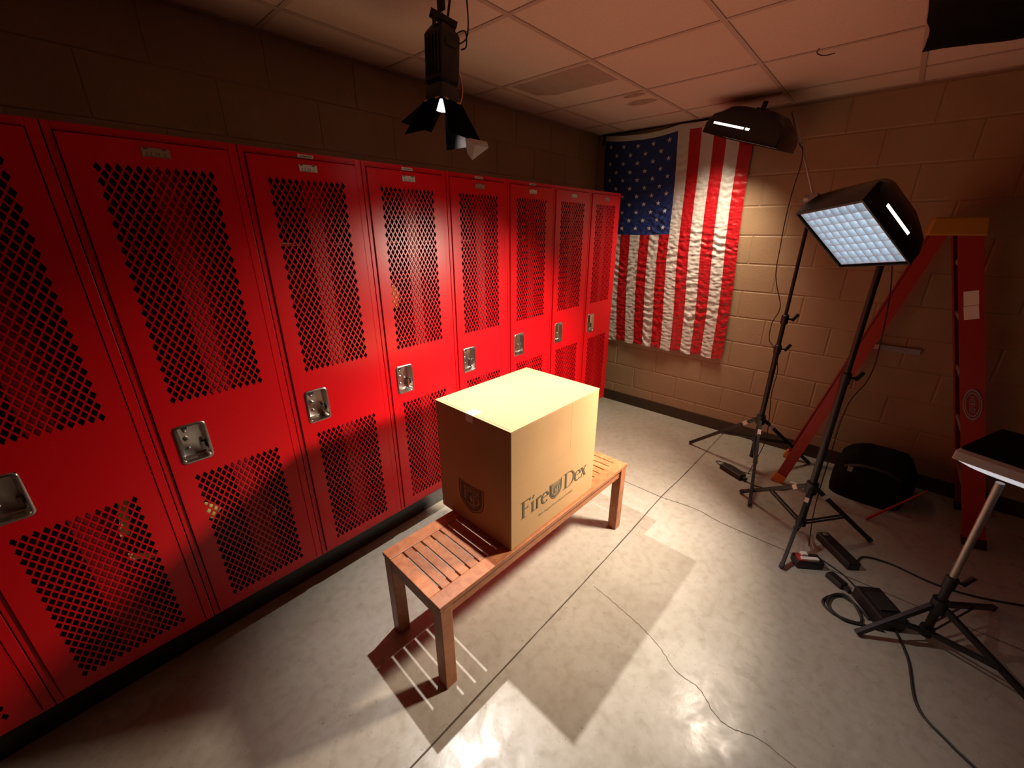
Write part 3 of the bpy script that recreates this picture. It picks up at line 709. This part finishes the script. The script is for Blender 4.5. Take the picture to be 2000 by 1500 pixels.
# ------------------------------------------------------------------ hanging spot with barn doors
def hanging_spot():
    x, y = -2.43, -.345
    r = root('hanging_spotlight', (x, y, HC)); tag(r, 'black spotlight with open barn doors hanging from the ceiling over the lockers', 'light')
    ca = Matrix.Rotation(math.radians(3), 4, 'Z') @ Matrix.Rotation(math.radians(4), 4, 'Y')
    Z0 = -.09
    def T(v): return ca @ Vector(v) + Vector((0, 0, Z0))
    def ring(wd, z, rad): return [T((px, py, z)) for px, py in rrect(wd, wd, rad, 3)]
    b = MB(); b.loft([ring(.062, -.018, .01), ring(.086, -.038, .006), ring(.092, -.046, .006), ring(.089, -.185, .006), ring(.080, -.20, .01)], 0)
    for k in range(5):
        yy = -.033 + k * .0165; b.box(-.0455, -.050, yy - .003, yy + .003, -.17, -.055, 0, Matrix.Translation((0, 0, Z0)) @ ca)
    b.box(-.026, .022, -.0463, -.0485, -.085, -.060, 0, Matrix.Translation((0, 0, Z0)) @ ca)
    b.build('lamp_body', M['black'], r, bevel=.002)
    b = MB(); b.loft([ring(.076, -.195, .01), ring(.092, -.205, .012), ring(.097, -.255, .012)], 0, True, False)
    b.loft([ring(.092, -.255, .012), ring(.088, -.215, .012)], 0, False, False); b.loft([ring(.097, -.255, .012), ring(.092, -.255, .012)], 0, False, False)
    b.build('lens_collar', M['black'], r, smooth=True)
    b = MB(); b.loft([[T((rr_ * math.cos(2 * PI * k / 24), rr_ * math.sin(2 * PI * k / 24), zz)) for k in range(24)] for rr_, zz in ((.040, -.215), (.041, -.245), (.036, -.262), (.024, -.273), (.008, -.278))], 0, True, True)
    b.build('lens', M['lens'], r, smooth=True)['label'] = 'blazing white lens seen between the flaps'
    # four flaps: (turn, opening angle from vertical)
    for turn, op, wt, wb, ln in ((-90, 30, .095, .160, .145), (0, 16, .09, .15, .135), (90, 60, .09, .15, .115), (180, 30, .09, .145, .135)):
        Rz = Matrix.Rotation(math.radians(turn), 4, 'Z'); b = MB(); o = math.radians(op)
        out = Vector((math.sin(o), 0, -math.cos(o))); h_ = Vector((.052, 0, -.252)); nn = Vector((math.cos(o), 0, math.sin(o))) * .0015
        P = [h_ + Vector((0, -wt / 2, 0)), h_ + Vector((0, wt / 2, 0)), h_ + out * ln + Vector((0, wb / 2, 0)), h_ + out * ln + Vector((0, -wb / 2, 0))]
        b.loft([[T(Rz @ (p + nn)) for p in P], [T(Rz @ (p - nn)) for p in P]]); b.build('barn_door', M['flap'], r)
        hg = MB()
        for s_ in (-1, 1): hg.tube([T(Rz @ Vector((.052, s_ * .030 - .008, -.252))), T(Rz @ Vector((.052, s_ * .030 + .008, -.252)))], .0045, 8)
        hg.build('hinge', M['brass'], r, smooth=True)
    b = MB(); P = catmull([T((.048, -.02, -.13)), T((.068, -.022, -.15)), T((.080, -.022, -.20)), T((.066, -.022, -.245))], 6); b.tube(P, .004, 6); b.build('wire_bail', M['brass'], r, smooth=True)
    b = MB(); b.bar((0, 0, 0), (-.0, 0, -.06), .028, .014); b.bar((.03, -.02, -.005), (.018, -.012, -.075), .014, .008); b.bar((-.035, .02, -.07), (.045, -.025, -.10), .03, .018)
    b.tube([T((-.036, 0, -.05)), T((-.036, 0, -.005)), T((0, 0, .018)), T((.036, 0, -.005)), T((.036, 0, -.05))], .007, 8)
    b.build('ceiling_hook', M['black'], r)
    b = MB(); cv = catmull([(.075, -.05, -.002), (.078, -.052, -.09), (.070, -.045, -.135), (.045, -.02, -.15), (.03, -.04, -.13), (.055, -.06, -.12), (.062, -.055, -.16), (.05, -.04, -.17)], 8)
    b.tube(cv, .0028, 6); b.build('power_cord', M['rubber'], r, smooth=True)
    # torn sheet of diffusion hanging below the flap
    b = MB(); base = T(Matrix.Rotation(math.radians(-90), 4, 'Z') @ Vector((.140, .030, -.390)))
    e1 = Vector((.70, -.71, 0)); P = []
    for (u_, v_) in ((-.035, .03), (.045, .015), (.05, -.004), (-.012, -.045), (-.03, -.02)): P.append(base + e1 * u_ + Vector((0, 0, v_ - .012)) + Vector((.6, .6, 0)) * noise.noise((u_ * 40, v_ * 40, 1)) * .008)
    c = base + Vector((0, 0, -.008)) + Vector((-.006, -.006, 0))
    b.add([c] + P, [(0, 1 + k, 1 + (k + 1) % 5) for k in range(5)]); q = [p + Vector((.001, .001, 0)) for p in [c] + P]; b.add(q, [(0, 1 + (k + 1) % 5, 1 + k) for k in range(5)])
    b.build('diffusion_gel', M['diffuser'], r)['label'] = 'crumpled white scrap of diffusion sheet'
    la = bpy.data.lights.new('spot_lamp', 'SPOT'); la.energy = HANG_W; la.color = HANG_COL; la.shadow_soft_size = .011
    la.spot_size = math.radians(79); la.spot_blend = 1.0
    lo = bpy.data.objects.new('spot_lamp', la); COL.objects.link(lo); lo.parent = r
    lo.location = (0, 0, -.378); d = Vector((.05, -.25, -1)); lo.rotation_euler = d.to_track_quat('-Z', 'Y').to_euler()
    return r
hanging_spot()

# ------------------------------------------------------------------ step ladder (seen from its side)
def make_ladder():
    r = root('step_ladder', (-.35, -1.95, 0)); tag(r, 'orange red step ladder with a yellow top, standing open before the dark wall', 'ladder')
    O = Vector((-.35, -1.95, 0)); P = lambda x, y, z: Vector((x, y, z)) - O
    xn, xf = -.55, -.13
    xnt, xft = -.53, -.17
    for name, x0, x1 in (('front_rail', xn, xnt), ('front_rail', xf, xft)):
        b = MB(); s = 1 if x0 == xn else -1
        b.bar(P(x0, -2.445, .03), P(x1, -1.99, 1.64), .006, .088, up=(0, 1, 0))
        for off in (-.041, .041): b.bar(P(x0 + s * .014, -2.445 + off, .03), P(x1 + s * .014, -1.99 + off, 1.64), .028, .005, up=(0, 1, 0))
        fr = b.build(name, M['orange'], r)
        f = MB(); f.bar(P(x0, -2.452, 0), P(x0, -2.438, .05), .035, .095, up=(0, 1, 0)); f.build('rubber_foot', M['rubber'], fr)
        if s == 1:
            d = MB()
            for z, hh in ((1.335, .07), (1.265, .065)):
                t = z / 1.61; yy = -2.453 + (.455) * t
                d.bar(P(x0 + .02 * t - .0045, yy - .01, z - hh / 2), P(x0 + .02 * t - .0045, yy + .01, z + hh / 2), .001, .052, up=(0, 1, 0))
            d.build('warning_label', M['white'], fr)['label'] = 'pale warning label'
            ov = MB(); yy = -2.453 + .455 * .80 / 1.61; n = 28; ax = (P(xnt, -1.99, 1.64) - P(x0, -2.445, .03)).normalized(); sd = Vector((0, ax.z, -ax.y)); c = P(x0 + .005, yy, .80)
            for k0, k1 in ((1.0, .88), (.78, .70)):
                A = [c + ax * .085 * k0 * math.cos(2 * PI * i / n) + sd * .034 * k0 * math.sin(2 * PI * i / n) + Vector((-.0046, 0, 0)) for i in range(n)]
                B = [c + ax * .085 * k1 * math.cos(2 * PI * i / n) + sd * .034 * k1 * math.sin(2 * PI * i / n) + Vector((-.0046, 0, 0)) for i in range(n)]
                ov.add(A + B, [(i, (i + 1) % n, n + (i + 1) % n, n + i) for i in range(n)])
            vs, fs = text_poly('WERNER', .03); wd = max(v.x for v in vs)
            ov.add([c + (-ax) * ((v.x / wd - .5) * .10) + sd * (-(v.y - .011) * 1.0) + Vector((-.0047, 0, 0)) for v in vs], fs)
            ov.build('oval_emblem', M['grey'], fr)['label'] = 'oval emblem with lettering'
    for x0, x1 in ((xn, xnt), (xf, xft)):
        b = MB(); s = 1 if x0 == xn else -1
        b.bar(P(x0, -1.515, .05), P(x1, -1.885, 1.64), .006, .062, up=(0, 1, 0)); b.bar(P(x0 + s * .012, -1.49, .05), P(x1 + s * .012, -1.86, 1.64), .024, .005, up=(0, 1, 0)); b.bar(P(x0 + s * .012, -1.54, .05), P(x1 + s * .012, -1.91, 1.64), .024, .005, up=(0, 1, 0))
        rr = b.build('rear_rail', M['orange'], r)
        f = MB(); f.bar(P(x0, -1.495, 0), P(x0, -1.514, .06), .032, .072, up=(0, 1, 0)); f.build('end_cap', M['foot'], rr, bevel=.004)['label'] = 'bright orange foot'
    for z in (.30, .60, .90, 1.20, 1.48):
        t = z / 1.64; yy = -2.45 + .455 * t; b = MB(); b.box(xn + .02 * t - O.x, xf - .04 * t - O.x, yy - .04 - O.y, yy + .04 - O.y, z, z + .025); b.build('step', M['grey'], r, bevel=.003)
    for z in (.35, .75, 1.15):
        t = z / 1.64; yy = -1.505 - .37 * t; b = MB(); b.bar(P(xn + .02 * t, yy, z), P(xf - .04 * t, yy, z), .02, .02); b.build('rear_brace', M['grey'], r)
    b = MB(); b.loft([[P(x, y, z) for x, y in ((-.575, -2.05), (-.575, -1.835), (-.125, -1.835), (-.125, -2.05))] for z in (1.63,)] + [[P(x, y, 1.715) for x, y in ((-.57, -2.035), (-.57, -1.845), (-.13, -1.845), (-.13, -2.035))]])
    b.build('top_cap', M['yellow'], r, bevel=.008)['label'] = 'yellow plastic top cap'
make_ladder()

# ------------------------------------------------------------------ dark corner: bag, softbox, cloth, rail
def lump(name, pts_rings, mt, label, cat, loc):
    b = MB(); b.loft(pts_rings, 0); o = b.build(name, mt, None, loc=loc, smooth=True); tag(o, label, cat); return o
rings = []
for t in range(9):
    u = t / 8; z = .012 + .30 * u; k = 1 - .12 * u - (.35 * max(0, u - .8) / .2)
    sag = 1 + .05 * math.sin(u * 5)
    rings.append([Vector((-.27 + .20 * k * sag * c * (1 + .06 * noise.noise((c * 2, s * 2, u * 3))), -1.965 + .19 * k * s * sag * (1 + .08 * noise.noise((c * 2, s * 2, u * 3 + 7))) - .05 * u * (s < 0), z + (.02 * noise.noise((c * 3, s * 3, 4)) if t > 5 else 0)))
                  for c, s in [((abs(math.cos(a)) ** .55) * (1 if math.cos(a) > 0 else -1), (abs(math.sin(a)) ** .55) * (1 if math.sin(a) > 0 else -1)) for a in [2 * PI * i / 36 for i in range(36)]]])
r = root('equipment_bag', (-.27, -1.965, 0)); tag(r, 'slumped black equipment bag on the floor against the wall under the ladder', 'bag')
b = MB(); b.loft([[v - Vector((-.27, -1.965, 0)) for v in rg] for rg in rings]); b.v = [(x, y, max(0, z - .012)) for x, y, z in b.v]; b.build('bag_body', M['black_soft'], r, smooth=True)
b = MB(); b.tube(catmull([(-.19, .14, .22), (-.23, .06, .27), (-.235, -.05, .27), (-.19, -.13, .22)], 6), .010, 8); b.build('strap', M['rubber'], r, smooth=True)
b = MB(); b.box(-.212, -.208, .10, .125, .20, .24); b.build('bag_tag', M['grey'], r)

def softbox():
    m = frame((-1.406, -2.311, .865), (0.02, -.02, -1), (.91, -.416, 0)); r = root('softbox', None, matrix=m)
    tag(r, 'small black softbox facing down at the right picture edge, white rim glowing', 'light')
    b = MB(); rg = lambda wd, z: [Vector((x, y, z)) for x, y in rrect(wd, wd, .012, 3)]
    b.loft([rg(.335, -.030), rg(.335, -.036), rg(.20, -.050), rg(.08, -.060)], 0, False, True); b.loft([rg(.335, -.030), rg(.05, -.028)], 0, False, True); b.build('hood', M['black_soft'], r, smooth=True)
    b = MB(); b.loft([rg(.336, -.032), rg(.352, -.020), rg(.356, .012), rg(.350, .012), rg(.346, -.02), rg(.33, -.03)], 0, False, False); b.build('gauze_skirt', M['gauze'], r)
    b = MB(); n = 16; vs = []
    for j in range(n + 1):
        for i in range(n + 1):
            u, v = i / n * 2 - 1, j / n * 2 - 1; vs.append((u * .173, v * .173, .010 + .048 * ((1 - u ** 4) * (1 - v ** 4)) ** .6))
    b.add(vs, [(j * (n + 1) + i, j * (n + 1) + i + 1, (j + 1) * (n + 1) + i + 1, (j + 1) * (n + 1) + i) for j in range(n) for i in range(n)])
    b.build('diffuser_front', M['soft_front'], r, smooth=True)['label'] = 'bright white bulging diffuser'
    b = MB(); b.bar((.0, .19, -.045), (-.0, .02, -.055), .02, .012); b.tube([(0, 0, -.05), (0, 0, -.075)], .016, 10); b.build('mount_bracket', M['black'], r)
softbox()
SE = light_stand((-1.50, -2.215), .80, [(-1.66, -2.0), (-1.07, -2.47), (-1.66, -2.56)], .20, .06, (.34,), 'black tripod stand in the dark at the right edge, under the small softbox', .011, False, M['chrome'])
b = MB(); b.tube([(-.66, -1.99, .006), (-.565, -2.20, .26)], [.008, .004], 8)
tag(b.build('thin_rod', M['orange'], None, loc=(-.66, -1.99, 0)), 'thin dark red rod leaning up from the floor by the ladder', 'rod')

b = MB(); nx, ny = 40, 40; vs = []
for j in range(ny + 1):
    for i in range(nx + 1):
        u, v = i / nx, j / ny
        x = -2.35 + u * (1.47 + .12 * noise.noise((v * 6, 1, 2)) + .02 * math.sin(v * 22)); y = -1.62 - v * 1.3 + .03 * noise.noise((u * 5, 2, 3)) - .06 * max(0, .5 - u)
        z = HC - .03 - .045 * abs(math.sin(u * 7 + v * 3)) * (.3 + v * (1 - v) * 2) - .012 * noise.noise((u * 9, v * 9, 0)) - .025 * (u > .97) - .012
        vs.append((x, y, z))
idx = lambda i, j: j * (nx + 1) + i
b.add(vs, [(idx(i, j), idx(i + 1, j), idx(i + 1, j + 1), idx(i, j + 1)) for j in range(ny) for i in range(nx)])
ob = b.build('black_cloth', M['black_soft'], None, loc=(-1.6, -2.2, HC), smooth=True); sd = ob.modifiers.new('thick', 'SOLIDIFY'); sd.thickness = .006
tag(ob, 'black cloth draped under the ceiling at the upper right', 'cloth')

r = root('wall_rail', (-.012, -1.87, .925)); tag(r, 'short grey metal rail fixed to the wall behind the ladder', 'rail')
b = MB(); b.box(-.010, .012, -.14, .125, -.018, .018); b.build('rail_bar', M['grey'], r, bevel=.002)
b = MB(); b.box(-.0115, -.010, .055, .085, -.015, .015); b.build('rail_label', M['white'], r)

b = MB(); b.tube(catmull([(-.95, -1.255, HC - .001), (-.93, -1.245, HC - .012), (-.90, -1.27, HC - .02), (-.885, -1.31, HC - .016)], 8), .0022, 6)
tag(b.build('wire_scrap', M['rubber'], None, loc=(-.92, -1.26, HC)), 'short curved dark wire hanging from a ceiling tile', 'wire')

# ------------------------------------------------------------------ floor clutter
def cable(name, pts, rad, label, z=None):
    P = catmull([(p[0], p[1], (p[2] if len(p) > 2 else rad + .0008)) for p in pts], 8); b = MB(); b.tube(P, rad, 6)
    o = b.build(name, M['rubber'], None, loc=(P[0].x, P[0].y, P[0].z), smooth=True); tag(o, label, 'cable'); return o
def brick(cx, cy, ang, lx, ly, lz, name, label, cat, parts=()):
    r = root(name, (cx, cy, 0), ang); tag(r, label, cat)
    b = MB(); b.box(-lx / 2, lx / 2, -ly / 2, ly / 2, 0, lz); b.build('case', M['black'], r, bevel=.006)
    for (nm, bx, mt) in parts:
        b = MB(); b.box(*bx); b.build(nm, mt, r, bevel=.001)
    return r
brick(-.655, -1.235, math.atan2(-.166, -.082), .175, .062, .038, 'power_adapter', 'long black power adapter lying between the tripod legs', 'adapter', [('cord_grip', (.087, .115, -.012, .012, .010, .028), M['rubber'])])
cable('adapter_cable', [(-.70, -1.325), (-.72, -1.40), (-.70, -1.48), (-.64, -1.56), (-.56, -1.60)], .004, 'thin cable running from the adapter towards the ladder foot')
cable('adapter_cable', [(-.615, -1.15), (-.56, -1.10), (-.54, -1.15), (-.55, -1.22), (-.585, -1.28), (-.58, -1.34)], .003, 'thin looped cable at the wall side of the adapter')
b = MB(); b.box(-.575, -.505, -1.612, -1.572, .001, .012); tag(b.build('cable_tag', M['white'], None, loc=(-.54, -1.59, 0)), 'white tag lying on the floor by the orange ladder foot', 'tag')
r = brick(-1.325, -1.775, math.radians(-55), .13, .07, .045, 'plug_adapter', 'black plug adapter with red and white tags beside the tripod foot', 'adapter', [('white_tag', (-.045, .04, -.026, -.006, .045, .058), M['white']), ('white_tag', (-.03, .0, .004, .028, .045, .062), M['white']), ('red_tag', (-.058, -.02, -.03, .02, .045, .052), M['redtag'])])
brick(-1.12, -1.885, math.atan2(-.151, -.168), .24, .065, .042, 'power_strip', 'long black power strip beside the tagged plug adapter', 'power strip', [('switch', (-.105, -.085, -.012, .012, .042, .048), M['grey'])])
brick(-1.365, -1.905, math.atan2(-.06, -.045), .085, .045, .03, 'cable_connector', 'black cable connector lying past the plug adapter', 'connector', [('cord_grip', (.04, .07, -.009, .009, .008, .022), M['rubber'])])
cable('extension_cable', [(-1.39, -1.95), (-1.42, -2.02), (-1.42, -2.01), (-1.43, -2.02)], .005, 'short cable from the connector to the dark power box')
cable('coiled_cable', [(-1.53, -2.04), (-1.47, -1.985), (-1.46, -1.92), (-1.55, -1.87), (-1.60, -1.92), (-1.58, -2.01), (-1.51, -2.00, .011), (-1.45, -1.95, .015), (-1.49, -1.90, .014), (-1.57, -1.89, .016), (-1.61, -1.95, .011), (-1.58, -2.03), (-1.56, -2.09)], .0055, 'loop of black cable on the lit edge of the floor')
brick(-1.455, -2.065, math.radians(35), .18, .11, .065, 'power_box', 'black power box on the dark floor behind the cable loop', 'power box', [('socket_lid', (-.05, .05, -.035, .035, .065, .074), M['rubber'])])
cable('floor_cable', [(-1.52, -2.13), (-1.66, -2.17), (-1.87, -2.192), (-1.955, -2.268), (-2.02, -2.36), (-2.12, -2.5)], .0045, 'black cable running from the power box out of the bottom of the picture')
cable('floor_cable', [(-1.16, -1.97), (-1.06, -2.0), (-1.03, -2.11), (-1.055, -2.265), (-1.03, -2.41), (-.95, -2.58)], .0045, 'black cable running from the power strip to the right edge')
cable('floor_cable', [(-1.22, -1.80), (-1.28, -1.92), (-1.34, -1.98), (-1.37, -2.0), (-1.39, -2.01)], .004, 'thin cable from the plug adapter to the dark power box')
# cords hanging from the lights
cable('lamp_cord', [(-.366, -1.150, 2.165), (-.385, -1.16, 2.135), (-.41, -1.185, 2.10), (-.45, -1.20, 2.02), (-.47, -1.19, 1.86), (-.49, -1.19, 1.70), (-.49, -1.195, 1.55), (-.49, -1.20, 1.42), (-.50, -1.222, 1.33), (-.50, -1.27, 1.19), (-.50, -1.245, 1.08), (-.49, -1.25, .97), (-.49, -1.285, .92), (-.48, -1.335, .78), (-.47, -1.333, .60), (-.45, -1.35, .42), (-.52, -1.37, .25), (-.62, -1.33, .03)], .0028, 'thin cord trailing from the flag light down its stand')
cable('lamp_cord', [(-.93, -1.70, 1.66), (-.95, -1.76, 1.40), (-.97, -1.79, 1.1), (-.99, -1.785, .95), (-1.0, -1.74, .80), (-1.02, -1.735, .5), (-1.08, -1.74, .2), (-1.2, -1.765, .03)], .003, 'thin cord hanging behind the stand of the glowing grid light')
